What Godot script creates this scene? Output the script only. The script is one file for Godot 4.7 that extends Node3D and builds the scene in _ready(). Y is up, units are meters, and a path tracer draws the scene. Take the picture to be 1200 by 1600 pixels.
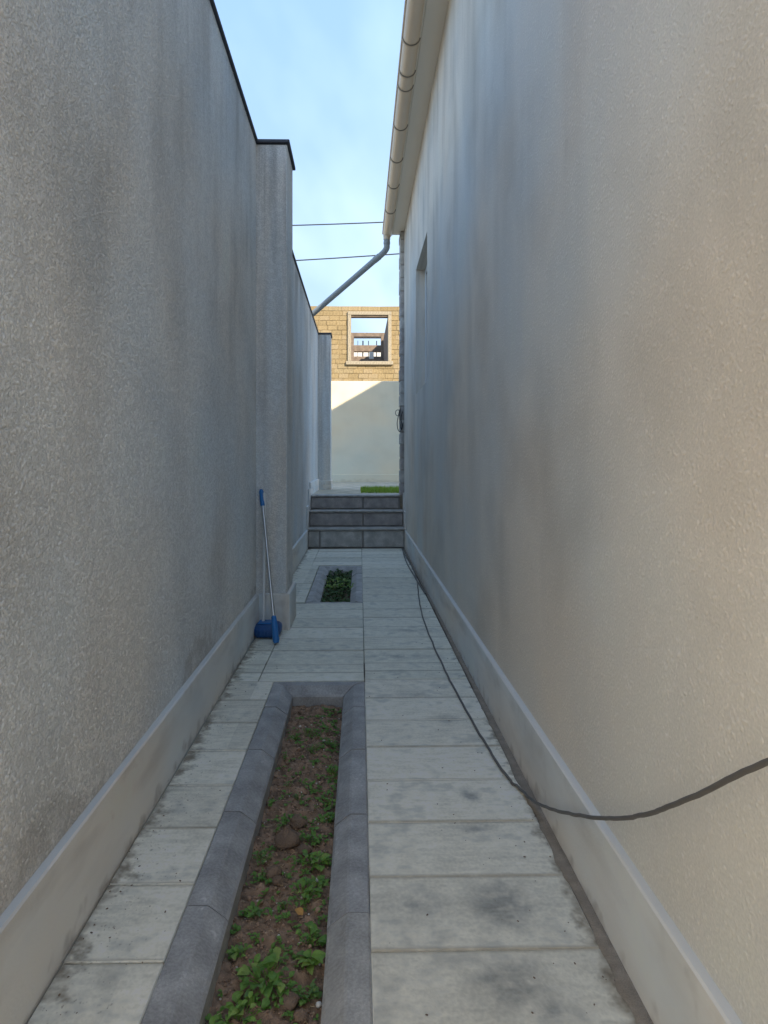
extends Node3D

const TD := 0.3025          # depth of one paving tile
var rng := RandomNumberGenerator.new()
var taken := {}
var uv_scale := 1.0
var uv_off := Vector2.ZERO
var u2_org := Vector3.ZERO
var u2_size := Vector3.ONE
var M := {}

# ---------------------------------------------------------------- naming
func numbered(parent, called: String) -> String:
	var key = str(parent.get_instance_id()) + "/" + called
	var n = taken.get(key, 0)
	taken[key] = n + 1
	return called if n == 0 else "%s_%03d" % [called, n]

func tag(o, label: String, category := "", group := "", kind := ""):
	if label: o.set_meta("label", label)
	if category: o.set_meta("category", category)
	if group: o.set_meta("group", group)
	if kind: o.set_meta("kind", kind)
	return o

func thing(called: String, at: Vector3, label: String, category: String, group := "") -> Node3D:
	var o := Node3D.new()
	o.name = numbered(self, called)
	add_child(o)
	o.position = at
	tag(o, label, category, group)
	return o

func place_of(n) -> Vector3:
	var p := Vector3.ZERO
	while n != self:
		p += n.position
		n = n.get_parent()
	return p

# commits a SurfaceTool whose vertices are in world axes
func obj(called: String, st: SurfaceTool, mat, parent = null, smooth := true) -> MeshInstance3D:
	if parent == null: parent = self
	if smooth: st.generate_normals()
	var o := MeshInstance3D.new()
	o.mesh = st.commit()
	o.material_override = mat
	o.name = numbered(parent, called)
	parent.add_child(o)
	o.position = -place_of(parent)
	return o

func inst(called: String, mesh: Mesh, mat, parent, xf: Transform3D) -> MeshInstance3D:
	var o := MeshInstance3D.new()
	o.mesh = mesh
	o.material_override = mat
	o.name = numbered(parent, called)
	parent.add_child(o)
	o.transform = Transform3D(xf.basis, xf.origin - place_of(parent))
	return o

# ---------------------------------------------------------------- geometry
func new_st() -> SurfaceTool:
	var st := SurfaceTool.new()
	st.begin(Mesh.PRIMITIVE_TRIANGLES)
	return st

func put(st: SurfaceTool, p: Vector3, ax: int):
	var q := (p - u2_org) / u2_size
	if ax == 0:
		st.set_uv(Vector2(p.z, -p.y) * uv_scale + uv_off)
		st.set_uv2(Vector2(q.z, 1.0 - q.y))
	elif ax == 1:
		st.set_uv(Vector2(p.x, p.z) * uv_scale + uv_off)
		st.set_uv2(Vector2(q.x, q.z))
	else:
		st.set_uv(Vector2(p.x, -p.y) * uv_scale + uv_off)
		st.set_uv2(Vector2(q.x, 1.0 - q.y))
	st.add_vertex(p)

func tri(st: SurfaceTool, a: Vector3, b: Vector3, c: Vector3, out: Vector3):
	var n := (a - c).cross(a - b)
	if n.length_squared() < 1e-16: return
	if n.dot(out) < 0.0:
		var t := b
		b = c
		c = t
	var m := n.abs()
	var ax := 0 if m.x >= m.y and m.x >= m.z else (1 if m.y >= m.z else 2)
	put(st, a, ax)
	put(st, b, ax)
	put(st, c, ax)

func quad(st, a, b, c, d, out):
	tri(st, a, b, c, out)
	tri(st, a, c, d, out)

# chamfered box from corner lo to corner hi, turned and moved by xf
func cbox(st: SurfaceTool, lo: Vector3, hi: Vector3, bev := 0.0, xf := Transform3D()):
	st.set_smooth_group(-1)
	var c := (lo + hi) * 0.5
	var h := (hi - lo).abs() * 0.5
	var b: float = min(bev, min(h.x, min(h.y, h.z)) * 0.9)
	var P = func(sx, sy, sz, ax):
		var v := Vector3(sx * h.x, sy * h.y, sz * h.z)
		if ax != 0: v.x -= sx * b
		if ax != 1: v.y -= sy * b
		if ax != 2: v.z -= sz * b
		return xf * (c + v)
	for ax in 3:
		for s in [-1.0, 1.0]:
			var k := []
			for e in [[-1.0, -1.0], [1.0, -1.0], [1.0, 1.0], [-1.0, 1.0]]:
				if ax == 0: k.append(P.call(s, e[0], e[1], 0))
				elif ax == 1: k.append(P.call(e[0], s, e[1], 1))
				else: k.append(P.call(e[0], e[1], s, 2))
			var o := Vector3.ZERO
			o[ax] = s
			quad(st, k[0], k[1], k[2], k[3], xf.basis * o)
	if b <= 0.0: return
	for s in [-1.0, 1.0]:
		for t in [-1.0, 1.0]:
			quad(st, P.call(s, t, -1.0, 0), P.call(s, t, 1.0, 0), P.call(s, t, 1.0, 1), P.call(s, t, -1.0, 1), xf.basis * Vector3(s, t, 0))
			quad(st, P.call(s, -1.0, t, 0), P.call(s, 1.0, t, 0), P.call(s, 1.0, t, 2), P.call(s, -1.0, t, 2), xf.basis * Vector3(s, 0, t))
			quad(st, P.call(-1.0, s, t, 1), P.call(1.0, s, t, 1), P.call(1.0, s, t, 2), P.call(-1.0, s, t, 2), xf.basis * Vector3(0, s, t))
			for w in [-1.0, 1.0]:
				tri(st, P.call(s, t, w, 0), P.call(s, t, w, 1), P.call(s, t, w, 2), xf.basis * Vector3(s, t, w))

func box(called, lo, hi, bev, mat, parent = null) -> MeshInstance3D:
	var st := new_st()
	cbox(st, lo, hi, bev)
	return obj(called, st, mat, parent)

func catmull(pts: Array, per := 8) -> Array:
	var out := []
	for i in pts.size() - 1:
		var p0: Vector3 = pts[max(i - 1, 0)]
		var p1: Vector3 = pts[i]
		var p2: Vector3 = pts[i + 1]
		var p3: Vector3 = pts[min(i + 2, pts.size() - 1)]
		for k in per:
			out.append(p1.cubic_interpolate(p2, p0, p3, float(k) / per))
	out.append(pts[-1])
	return out

func tube(st: SurfaceTool, pts: Array, radii, seg := 10, cap := true):
	st.set_smooth_group(0)
	var rings := []
	var side := Vector3.UP
	for i in pts.size():
		var d: Vector3 = (pts[min(i + 1, pts.size() - 1)] - pts[max(i - 1, 0)]).normalized()
		if i == 0 and abs(d.y) > 0.9: side = Vector3.RIGHT
		var u := (side - d * side.dot(d)).normalized()
		side = u
		var v := d.cross(u)
		var r: float = radii[i] if radii is Array else radii
		var ring := []
		for k in seg:
			var a := TAU * k / seg
			ring.append(pts[i] + (u * cos(a) + v * sin(a)) * r)
		rings.append(ring)
	for i in pts.size() - 1:
		for k in seg:
			var l := (k + 1) % seg
			var a: Vector3 = rings[i][k]
			var o: Vector3 = a - pts[i] + rings[i + 1][l] - pts[i + 1]
			quad(st, a, rings[i][l], rings[i + 1][l], rings[i + 1][k], o)
	if cap:
		st.set_smooth_group(-1)
		for e in [0, pts.size() - 1]:
			var o: Vector3 = pts[e] - pts[1 if e == 0 else e - 1]
			for k in range(1, seg - 1):
				tri(st, rings[e][0], rings[e][k], rings[e][k + 1], o)

# a wall whose face lies across x, from x0 (alley side) to x1, with one hole
func panel_x(st, x0: float, x1: float, zs: Array, ys: Array, hole = null):
	st.set_smooth_group(-1)
	var s := signf(x0 - x1)
	for i in zs.size() - 1:
		for j in ys.size() - 1:
			var solid: bool = hole == null or hole != Vector2i(i, j)
			if solid:
				for x in [x0, x1]:
					quad(st, Vector3(x, ys[j], zs[i]), Vector3(x, ys[j], zs[i + 1]), Vector3(x, ys[j + 1], zs[i + 1]), Vector3(x, ys[j + 1], zs[i]), Vector3(s if x == x0 else -s, 0, 0))
			else:
				for y in [j, j + 1]:
					quad(st, Vector3(x0, ys[y], zs[i]), Vector3(x0, ys[y], zs[i + 1]), Vector3(x1, ys[y], zs[i + 1]), Vector3(x1, ys[y], zs[i]), Vector3(0, 1 if y == j else -1, 0))
				for z in [i, i + 1]:
					quad(st, Vector3(x0, ys[j], zs[z]), Vector3(x1, ys[j], zs[z]), Vector3(x1, ys[j + 1], zs[z]), Vector3(x0, ys[j + 1], zs[z]), Vector3(0, 0, zs[i + 1] - zs[i] if z == i else zs[i] - zs[i + 1]))
	for z in [0, zs.size() - 1]:
		quad(st, Vector3(x0, ys[0], zs[z]), Vector3(x1, ys[0], zs[z]), Vector3(x1, ys[-1], zs[z]), Vector3(x0, ys[-1], zs[z]), Vector3(0, 0, zs[z] - zs[zs.size() - 1 - z]))
	for y in [0, ys.size() - 1]:
		quad(st, Vector3(x0, ys[y], zs[0]), Vector3(x1, ys[y], zs[0]), Vector3(x1, ys[y], zs[-1]), Vector3(x0, ys[y], zs[-1]), Vector3(0, -1 if y == 0 else 1, 0))

# ---------------------------------------------------------------- textures
func noise_bytes(sd: int, w: int, h: int, fx: float, fy: float, oct := 4, type := FastNoiseLite.TYPE_SIMPLEX_SMOOTH) -> PackedByteArray:
	# fx, fy: rough number of features across the picture
	var n := FastNoiseLite.new()
	n.seed = sd
	n.noise_type = type
	n.fractal_type = FastNoiseLite.FRACTAL_FBM
	n.fractal_octaves = oct
	var per := 24.0
	if max(fx, fy) * per < max(w, h) * 1.0:
		pass
	var ww := int(clamp(fx * per, 24, w))
	var hh := int(clamp(fy * per, 24, h))
	n.frequency = 1.0
	var im := Image.create(ww, hh, false, Image.FORMAT_L8)
	# frequency in pixels must be the same both ways, so choose it by x and size y to suit
	n.frequency = fx / ww
	hh = int(clamp(fy / n.frequency, 8, 4096))
	im = n.get_image(ww, hh)
	im.resize(w, h, Image.INTERPOLATE_CUBIC)
	im.convert(Image.FORMAT_L8)
	return im.get_data()

func seamless(sd: int, size: int, features: float, oct := 3, type := FastNoiseLite.TYPE_SIMPLEX_SMOOTH) -> PackedByteArray:
	var n := FastNoiseLite.new()
	n.seed = sd
	n.noise_type = type
	n.fractal_octaves = oct
	n.frequency = features / size
	if type == FastNoiseLite.TYPE_CELLULAR:
		n.cellular_return_type = FastNoiseLite.RETURN_DISTANCE
		n.fractal_type = FastNoiseLite.FRACTAL_NONE
		n.cellular_jitter = 1.0
	var im := n.get_seamless_image(size, size)
	im.convert(Image.FORMAT_L8)
	return im.get_data()

func tex(w: int, h: int, fmt: int, data: PackedByteArray) -> ImageTexture:
	var im := Image.create_from_data(w, h, false, fmt, data)
	im.generate_mipmaps()
	return ImageTexture.create_from_image(im)

# roughcast: crumbs of several sizes on a fine sandy ground; returns [height, albedo]
func bake_roughcast(sd: int, size: int, fine: float, crumbs: float, cut: float, dark: float) -> Array:
	var a := seamless(sd, size, fine, 3)
	var b := seamless(sd + 1, size, crumbs, 1, FastNoiseLite.TYPE_CELLULAR)
	var c := seamless(sd + 2, size, crumbs * 0.23, 3)
	var e := seamless(sd + 3, size, crumbs * 1.9, 1, FastNoiseLite.TYPE_CELLULAR)
	var hd := PackedByteArray()
	var al := PackedByteArray()
	hd.resize(size * size)
	al.resize(size * size * 3)
	for i in size * size:
		var many := clampf((c[i] - 90.0) / 90.0, 0.0, 1.0)
		var l1 := clampf((cut * (0.5 + 0.6 * many) - b[i]) / 70.0, 0.0, 1.0)
		var l2 := clampf((cut * 0.8 - e[i]) / 80.0, 0.0, 1.0)
		var f := a[i] / 255.0
		var h := 0.34 * f + 0.46 * l1 * (0.6 + 0.4 * f) + 0.24 * l2
		hd[i] = int(clampf(h, 0, 1) * 255)
		var v := int(clampf(1.0 - dark + dark * (0.25 + 1.25 * h) + 0.05 * (f - 0.5), 0, 1) * 255)
		al[i * 3] = v
		al[i * 3 + 1] = v
		al[i * 3 + 2] = v
	return [tex(size, size, Image.FORMAT_L8, hd), tex(size, size, Image.FORMAT_RGB8, al)]

# broad weathering of a wall: streaks run down from the top, damp rises from the bottom
func bake_weather(sd: int, w: int, h: int, length: float, height: float, streak: float, blotch: float, damp: float, damp_col: Color, grey: Color) -> ImageTexture:
	var s1 := noise_bytes(sd, w, h, length * 1.5, 1.9, 5)
	var s2 := noise_bytes(sd + 1, w, h, length * 9.0, 2.2, 3)
	var b := noise_bytes(sd + 2, w, h, length * 0.8, height * 0.9, 5)
	var d := noise_bytes(sd + 3, w, h, length * 7.0, height * 7.0, 5)
	var tone := noise_bytes(sd + 5, w, h, length * 0.5, height * 0.5, 3)
	var out := PackedByteArray()
	out.resize(w * h * 3)
	for y in h:
		var up := 1.0 - float(y) / h
		var top := pow(up, 1.3)
		for x in w:
			var i := y * w + x
			var k := clampf((s1[i] - 110.0) / 120.0, 0, 1) * (0.2 + 1.0 * top) * (0.4 + 1.2 * tone[i] / 255.0) + clampf((s2[i] - 128.0) / 110.0, 0, 1) * 0.5 * top * top * (b[i] / 128.0)
			k = clampf(k * streak + clampf((b[i] - 118.0) / 120.0, 0, 1) * blotch, 0, 1)
			var r := lerpf(1.0, grey.r, k)
			var g := lerpf(1.0, grey.g, k)
			var bl := lerpf(1.0, grey.b, k)
			var t := (tone[i] - 128.0) / 128.0 * 0.035
			r *= 0.985 + t
			g *= 0.985
			bl *= 0.985 - t
			var reach := damp * (0.35 + 1.3 * b[i] / 255.0)
			var m := clampf((reach - up * height) / 0.06, -1, 1) + (d[i] - 140.0) / 70.0
			m = clampf(m, 0, 1) * 0.20
			out[i * 3] = int(clampf(lerpf(r, damp_col.r, m), 0, 1) * 255)
			out[i * 3 + 1] = int(clampf(lerpf(g, damp_col.g, m), 0, 1) * 255)
			out[i * 3 + 2] = int(clampf(lerpf(bl, damp_col.b, m), 0, 1) * 255)
	return tex(w, h, Image.FORMAT_RGB8, out)

# dirt and wear of the paving between z0 (far) and z1 (near)
func bake_floor(sd: int, w: int, h: int, x0: float, x1: float, z0: float, z1: float, spots: Array) -> ImageTexture:
	var L := z1 - z0
	var W := x1 - x0
	var big := noise_bytes(sd, w, h, W * 3.2, L * 4.2, 5)
	var mid := noise_bytes(sd + 1, w, h, W * 13.0, L * 13.0, 5)
	var fin := noise_bytes(sd + 2, w, h, W * 60.0, L * 60.0, 4)
	var drag := noise_bytes(sd + 3, w, h, W * 7.0, L * 34.0, 4)
	var out := PackedByteArray()
	out.resize(w * h * 3)
	var row_tone := []
	for i in 240:
		row_tone.append(0.93 + 0.10 * fposmod(sin(i * 12.9898 + sd) * 43758.5453, 1.0))
	for y in h:
		var z := z0 + L * (y + 0.5) / h
		for x in w:
			var i := y * w + x
			var X := x0 + W * (x + 0.5) / w
			var col := 0 if X > 0.028 else (1 if X > -0.575 else 2)
			var off := 1.686 if col == 0 else 1.663
			var rr := (-z - off) / TD + 40.0
			var fr := fposmod(rr, 1.0) * TD
			var edge: float = min(fr, TD - fr)
			var t: float = row_tone[(int(floor(rr)) * 3 + col) % 240]
			var B := big[i] / 255.0
			var m := mid[i] / 255.0
			var f := fin[i] / 255.0
			var g := drag[i] / 255.0
			var v := t * (0.91 + 0.16 * B + 0.12 * (f - 0.5) + 0.14 * (g - 0.5))
			# grey scuffs
			var k := clampf((m * 0.30 + B * 0.55 + 0.30 * (g - 0.5) + 0.2 * (f - 0.5) - 0.46) * 1.6, 0, 0.38)
			for s in spots:
				var dx: float = (X - s[0]) / s[2]
				var dz: float = (z - s[1]) / s[3]
				var q := dx * dx + dz * dz
				if q < 4.0: k = max(k, clampf(exp(-q) * 0.66 * s[4] * (0.15 + 1.3 * m) * (0.4 + 1.2 * g), 0, 0.6))
			var r := v * lerpf(1.0, 0.50, k)
			var gg := v * lerpf(1.0, 0.52, k)
			var b := v * lerpf(0.97, 0.54, k)
			# joints
			var j := clampf(1.0 - (edge + 0.012 * (m - 0.6)) / 0.014, 0, 1) * (0.25 + 0.75 * m)
			# dirt along both walls
			var wl := X + 0.742
			var wr := 0.64 - X
			var near := clampf((z + 4.2) / 3.0, 0.25, 1.0)
			var dl := clampf((0.03 + 0.09 * (m - 0.4) + 0.06 * (B - 0.4) + 0.03 * (f - 0.5) - wl * 0.9) * 18.0, 0, 1)
			var dr := clampf((0.055 * near + 0.05 * (m - 0.4) + 0.05 * (B - 0.5) + 0.02 * (f - 0.5) - wr * 0.8) * 22.0, 0, 1)
			var d: float = max(max(dl * 0.6, dr * 0.7), j * 0.55)
			# peppered mould reaching further in
			var pep := clampf((f * 0.85 + m * 0.15 - 0.68 - wl * 0.45) * 5.0, 0, 0.5)
			d = max(d, pep)
			out[i * 3] = int(clampf(lerpf(r, 0.40, d), 0, 1) * 255)
			out[i * 3 + 1] = int(clampf(lerpf(gg, 0.35, d), 0, 1) * 255)
			out[i * 3 + 2] = int(clampf(lerpf(b, 0.29, d), 0, 1) * 255)
	return tex(w, h, Image.FORMAT_RGB8, out)

func bake_kerb(sd: int, w: int, h: int) -> Array:
	var a := seamless(sd, w, 60.0, 4)
	var b := seamless(sd + 1, w, 5.0, 4)
	var c := seamless(sd + 2, w, 26.0, 2)
	var e := seamless(sd + 3, w, 140.0, 2)
	var al := PackedByteArray()
	al.resize(w * h * 3)
	for i in w * h:
		var v := 0.78 + 0.20 * (b[i] / 255.0 - 0.4) + 0.14 * (a[i] / 255.0 - 0.5) + 0.08 * (e[i] / 255.0 - 0.5)
		var p := clampf((c[i] / 255.0 * 0.8 + b[i] / 255.0 * 0.35 - 0.88) * 10.0, 0, 1)
		p = max(p, clampf((e[i] / 255.0 + 0.35 * (b[i] / 255.0) - 1.02) * 12.0, 0, 1))
		al[i * 3] = int(clampf(lerpf(v, 1.0, p * 0.8), 0, 1) * 255)
		al[i * 3 + 1] = int(clampf(lerpf(v, 1.0, p * 0.8), 0, 1) * 255)
		al[i * 3 + 2] = int(clampf(lerpf(v * 1.005, 1.0, p * 0.8), 0, 1) * 255)
	return [tex(w, h, Image.FORMAT_L8, a), tex(w, h, Image.FORMAT_RGB8, al)]

func lin(r: float, g: float, b: float) -> Color:
	return Color(r, g, b).linear_to_srgb()

func mat(c: Color, rough := 0.9, bump = null, cm := 0.1, albedo = null, stain = null) -> StandardMaterial3D:
	var m := StandardMaterial3D.new()
	m.albedo_color = c
	m.roughness = rough
	if albedo: m.albedo_texture = albedo
	if bump:
		m.heightmap_enabled = true
		m.heightmap_texture = bump
		m.heightmap_scale = cm
	if stain:
		m.detail_enabled = true
		m.detail_albedo = stain
		m.detail_blend_mode = BaseMaterial3D.BLEND_MODE_MUL
		m.detail_uv_layer = BaseMaterial3D.DETAIL_UV_2
	return m

func triplanar(m: StandardMaterial3D, s: float) -> StandardMaterial3D:
	m.uv1_triplanar = true
	m.uv1_world_triplanar = true
	m.uv1_scale = Vector3.ONE * s
	return m

func make_materials():
	var rough := bake_roughcast(11, 1024, 170.0, 78.0, 150.0, 0.17)
	var soft := bake_roughcast(57, 1024, 130.0, 60.0, 80.0, 0.08)
	var conc := bake_kerb(91, 512, 512)
	var damp := Color(0.55, 0.52, 0.49)
	var w_left := bake_weather(5, 768, 384, 13.4, 3.63, 0.55, 0.30, 0.30, damp, Color(0.78, 0.775, 0.77))
	var w_right := bake_weather(23, 768, 384, 13.0, 4.75, 0.50, 0.35, 0.0, damp, Color(0.78, 0.775, 0.765))
	var w_low := bake_weather(41, 1280, 96, 13.4, 0.28, 0.30, 0.2, 0.03, Color(0.36, 0.31, 0.27), Color(0.72, 0.70, 0.68))
	var w_yard := bake_weather(71, 384, 256, 10.0, 3.3, 0.15, 0.2, 0.12, Color(0.80, 0.77, 0.72), Color(0.84, 0.84, 0.82))
	M.left = mat(lin(0.84, 0.825, 0.79), 0.95, rough[0], 0.42, rough[1], w_left)
	M.right = mat(lin(0.86, 0.795, 0.695), 0.95, soft[0], 0.26, soft[1], w_right)
	M.crumb_left = mat(lin(0.84, 0.825, 0.79), 0.95)
	M.crumb_right = mat(lin(0.85, 0.785, 0.69), 0.95)
	for m in [M.crumb_left, M.crumb_right]: m.vertex_color_use_as_albedo = true
	M.w_left = w_left
	M.w_right = w_right
	M.plinth = mat(lin(0.81, 0.78, 0.725), 0.85, conc[0], 0.05, null, w_low)
	M.yard_wall = mat(lin(0.80, 0.70, 0.52), 0.9, conc[0], 0.1, null, w_yard)
	var spots := [[0.40, -1.86, 0.09, 0.10, 1.0], [0.41, -2.47, 0.035, 0.05, 1.0], [0.40, -2.25, 0.05, 0.04, 0.7], [0.36, -1.58, 0.09, 0.07, 1.0], [0.43, -3.2, 0.06, 0.05, 0.6], [0.16, -1.86, 0.09, 0.08, 0.6], [0.44, -1.50, 0.05, 0.05, 0.8], [0.30, -3.55, 0.12, 0.06, 0.5], [-0.6, -1.62, 0.05, 0.05, 0.5]]
	M.tile_near = mat(lin(0.87, 0.81, 0.72), 0.82, conc[0], 0.07, null, bake_floor(3, 640, 1280, -0.77, 0.67, -4.0, 0.0, spots))
	M.tile_far = mat(lin(0.86, 0.82, 0.73), 0.82, conc[0], 0.07, null, bake_floor(8, 320, 840, -0.77, 0.67, -9.6, -4.0, [[0.2, -4.25, 0.3, 0.05, 0.6], [0.45, -4.9, 0.2, 0.06, 0.6]]))
	M.tile_back = mat(lin(0.55, 0.54, 0.50), 0.85, conc[0], 0.07, conc[1])
	M.kerb = mat(lin(0.60, 0.585, 0.565), 0.75, conc[0], 0.05, conc[1])
	M.kerb_pale = mat(lin(0.64, 0.615, 0.57), 0.75, conc[0], 0.05, conc[1])
	M.kerb_far = mat(lin(0.76, 0.74, 0.71), 0.75, conc[0], 0.05, conc[1])
	M.bed = mat(lin(0.07, 0.06, 0.05), 0.95)
	M.soil = mat(Color.WHITE, 1.0, conc[0], 0.3)
	M.soil.vertex_color_use_as_albedo = true
	M.clod = triplanar(mat(lin(0.33, 0.225, 0.155), 1.0, conc[0], 0.4, conc[1]), 3.0)
	M.pebble = mat(Color.WHITE, 0.9)
	M.pebble.vertex_color_use_as_albedo = true
	M.coping = mat(lin(0.045, 0.045, 0.055), 0.6)
	M.soffit = mat(lin(0.84, 0.78, 0.67), 0.6)
	M.gutter = mat(lin(0.68, 0.56, 0.42), 0.38)
	M.seam = mat(lin(0.20, 0.18, 0.15), 0.6)
	M.roof = mat(lin(0.10, 0.07, 0.06), 0.6)
	M.pipe = mat(lin(0.30, 0.33, 0.34), 0.4)
	M.frame = mat(lin(0.72, 0.72, 0.70), 0.4)
	M.glass = StandardMaterial3D.new()
	M.glass.albedo_color = Color(0.55, 0.6, 0.62, 0.25)
	M.glass.transparency = BaseMaterial3D.TRANSPARENCY_ALPHA
	M.glass.roughness = 0.03
	M.inside = mat(lin(0.3, 0.29, 0.27), 0.95)
	M.block = triplanar(mat(lin(0.80, 0.765, 0.71), 0.95, conc[0], 0.3, conc[1]), 1.2)
	M.block_dark = triplanar(mat(lin(0.66, 0.60, 0.56), 0.95, conc[0], 0.5, conc[1]), 1.2)
	M.mortar = triplanar(mat(lin(0.34, 0.31, 0.28), 0.95, conc[0], 0.4), 2.0)
	M.screed = triplanar(mat(lin(0.70, 0.66, 0.60), 0.9, conc[0], 0.2, conc[1]), 1.6)
	M.yard = triplanar(mat(lin(0.74, 0.65, 0.48), 0.95, conc[0], 0.3, conc[1]), 0.7)
	M.court = triplanar(mat(lin(0.58, 0.51, 0.41), 0.95, conc[0], 0.3, conc[1]), 0.7)
	M.earth = mat(lin(0.26, 0.22, 0.16), 1.0)
	M.stone = []
	for c in [[0.50, 0.37, 0.19], [0.47, 0.345, 0.175], [0.52, 0.395, 0.225], [0.44, 0.325, 0.165], [0.49, 0.375, 0.205]]:
		M.stone.append(triplanar(mat(lin(c[0], c[1], c[2]), 0.95, conc[0], 0.12, conc[1]), 2.6))
	M.stone_joint = mat(lin(0.36, 0.26, 0.13), 0.95)
	M.surround = triplanar(mat(lin(0.56, 0.475, 0.34), 0.9, conc[0], 0.1, conc[1]), 3.0)
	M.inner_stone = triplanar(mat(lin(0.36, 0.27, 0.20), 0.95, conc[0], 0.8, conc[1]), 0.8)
	M.iron = mat(lin(0.05, 0.04, 0.04), 0.7)
	M.white_block = mat(lin(0.64, 0.615, 0.57), 0.9)
	M.hose = mat(lin(0.12, 0.11, 0.10), 0.55)
	M.wire = mat(lin(0.03, 0.035, 0.045), 0.6)
	M.steel = mat(lin(0.62, 0.63, 0.64), 0.25)
	M.steel.metallic = 1.0
	M.blue = mat(lin(0.02, 0.17, 0.46), 0.4)
	M.blue_dark = mat(lin(0.018, 0.085, 0.25), 0.45)
	M.white = mat(lin(0.74, 0.74, 0.72), 0.4)
	M.leaf = []
	for c in [[0.11, 0.225, 0.04], [0.16, 0.285, 0.05], [0.095, 0.175, 0.05], [0.21, 0.30, 0.07]]:
		var m := mat(lin(c[0], c[1], c[2]), 0.6)
		m.backlight_enabled = true
		m.backlight = Color(0.35, 0.5, 0.2)
		M.leaf.append(m)
	M.leaf_dark = mat(lin(0.06, 0.115, 0.03), 0.7)
	M.grass = mat(lin(0.28, 0.42, 0.05), 0.8)
	M.straw = mat(lin(0.52, 0.40, 0.24), 0.85)
	M.dry = mat(lin(0.50, 0.27, 0.08), 0.8)

# ---------------------------------------------------------------- ready
func _ready():
	rng.seed = 20
	var cam := Camera3D.new()
	cam.name = "camera"
	add_child(cam)
	cam.position = Vector3(0, 1.24, 0)
	cam.rotation = Vector3(0, deg_to_rad(-1.1), 0)
	cam.near = 0.05
	cam.far = 2000.0
	cam.projection = Camera3D.PROJECTION_FRUSTUM
	cam.size = 0.05 * 1600.0 / 1040.0
	cam.frustum_offset = Vector2(0.05 * 18.0 / 1040.0, -0.05 * 78.0 / 1040.0)
	cam.current = true

	var env := Environment.new()
	env.background_mode = Environment.BG_SKY
	var sm := ProceduralSkyMaterial.new()
	sm.sky_top_color = lin(0.147, 0.248, 0.425)
	sm.sky_horizon_color = lin(0.300, 0.375, 0.420)
	sm.sky_curve = 0.22
	sm.ground_bottom_color = Color(0.42, 0.38, 0.32)
	sm.ground_horizon_color = Color(0.72, 0.74, 0.74)
	sm.sky_energy_multiplier = 1.0
	sm.sky_cover = cloud_cover()
	sm.sky_cover_modulate = Color(1, 1, 1, 1)
	sm.sun_angle_max = 30.0
	sm.sun_curve = 0.3
	var sky := Sky.new()
	sky.sky_material = sm
	env.sky = sky
	env.tonemap_mode = Environment.TONE_MAPPER_LINEAR
	env.tonemap_exposure = 2.9
	env.sdfgi_enabled = true
	env.ssao_enabled = true
	env.ssil_enabled = true
	var we := WorldEnvironment.new()
	we.name = "world_environment"
	we.environment = env
	add_child(we)

	var sun := DirectionalLight3D.new()
	sun.name = "sun"
	sun.light_energy = 0.82
	sun.light_color = Color(1.0, 0.945, 0.85)
	sun.light_angular_distance = 0.5
	sun.shadow_enabled = true
	sun.basis = Basis.looking_at(Vector3(-0.4455, -0.454, -0.7716).normalized())
	add_child(sun)

	make_materials()
	build_ground()
	build_path()
	build_left_wall()
	build_house()
	build_steps()
	build_yard_wall()
	build_stone_building()
	build_planters()
	build_hose()
	build_cleaning_tools()
	build_wires()
	build_weeds()
	build_grass()

func cloud_cover() -> ImageTexture:
	var w := 1024
	var h := 512
	var n := FastNoiseLite.new()
	n.seed = 4
	n.fractal_octaves = 5
	n.frequency = 1.0
	var d := PackedByteArray()
	d.resize(w * h * 4)
	for y in h / 2:
		var el := (0.5 - (y + 0.5) / h) * PI
		for x in w:
			var az := (x + 0.5) / w * TAU
			var p := Vector3(cos(az) * cos(el), sin(el), sin(az) * cos(el))
			var q := p / (p.y + 0.25)
			var v := n.get_noise_3d(q.x * 0.9 + q.z * 0.5, 0.0, q.z * 2.4 - q.x * 0.6)
			var a := clampf((v + 0.12) * 1.1, 0, 1) * 0.12
			var i := (y * w + x) * 4
			d[i] = 235
			d[i + 1] = 240
			d[i + 2] = 245
			d[i + 3] = int(a * 255)
	return tex(w, h, Image.FORMAT_RGBA8, d)

func build_ground():
	var o := box("ground", Vector3(-600, -0.8, -900), Vector3(600, -0.4, 600), 0.0, M.earth)
	tag(o, "bare earth spreading to the horizon", "", "", "structure")
	var st := new_st()
	cbox(st, Vector3(-0.76, -0.39, 2.003), Vector3(14, -0.006, 30), 0.0)
	cbox(st, Vector3(0.67, -0.39, 1.303), Vector3(14, -0.006, 2.0), 0.0)
	o = obj("courtyard", st, M.court)
	tag(o, "pale open courtyard behind the alley", "", "", "structure")
	o = box("yard_ground", Vector3(-30, -0.38, -27.0), Vector3(30, 0.733, -10.42), 0.0, M.yard)
	tag(o, "pale raised yard ground beyond the top of the steps", "", "", "structure")

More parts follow.
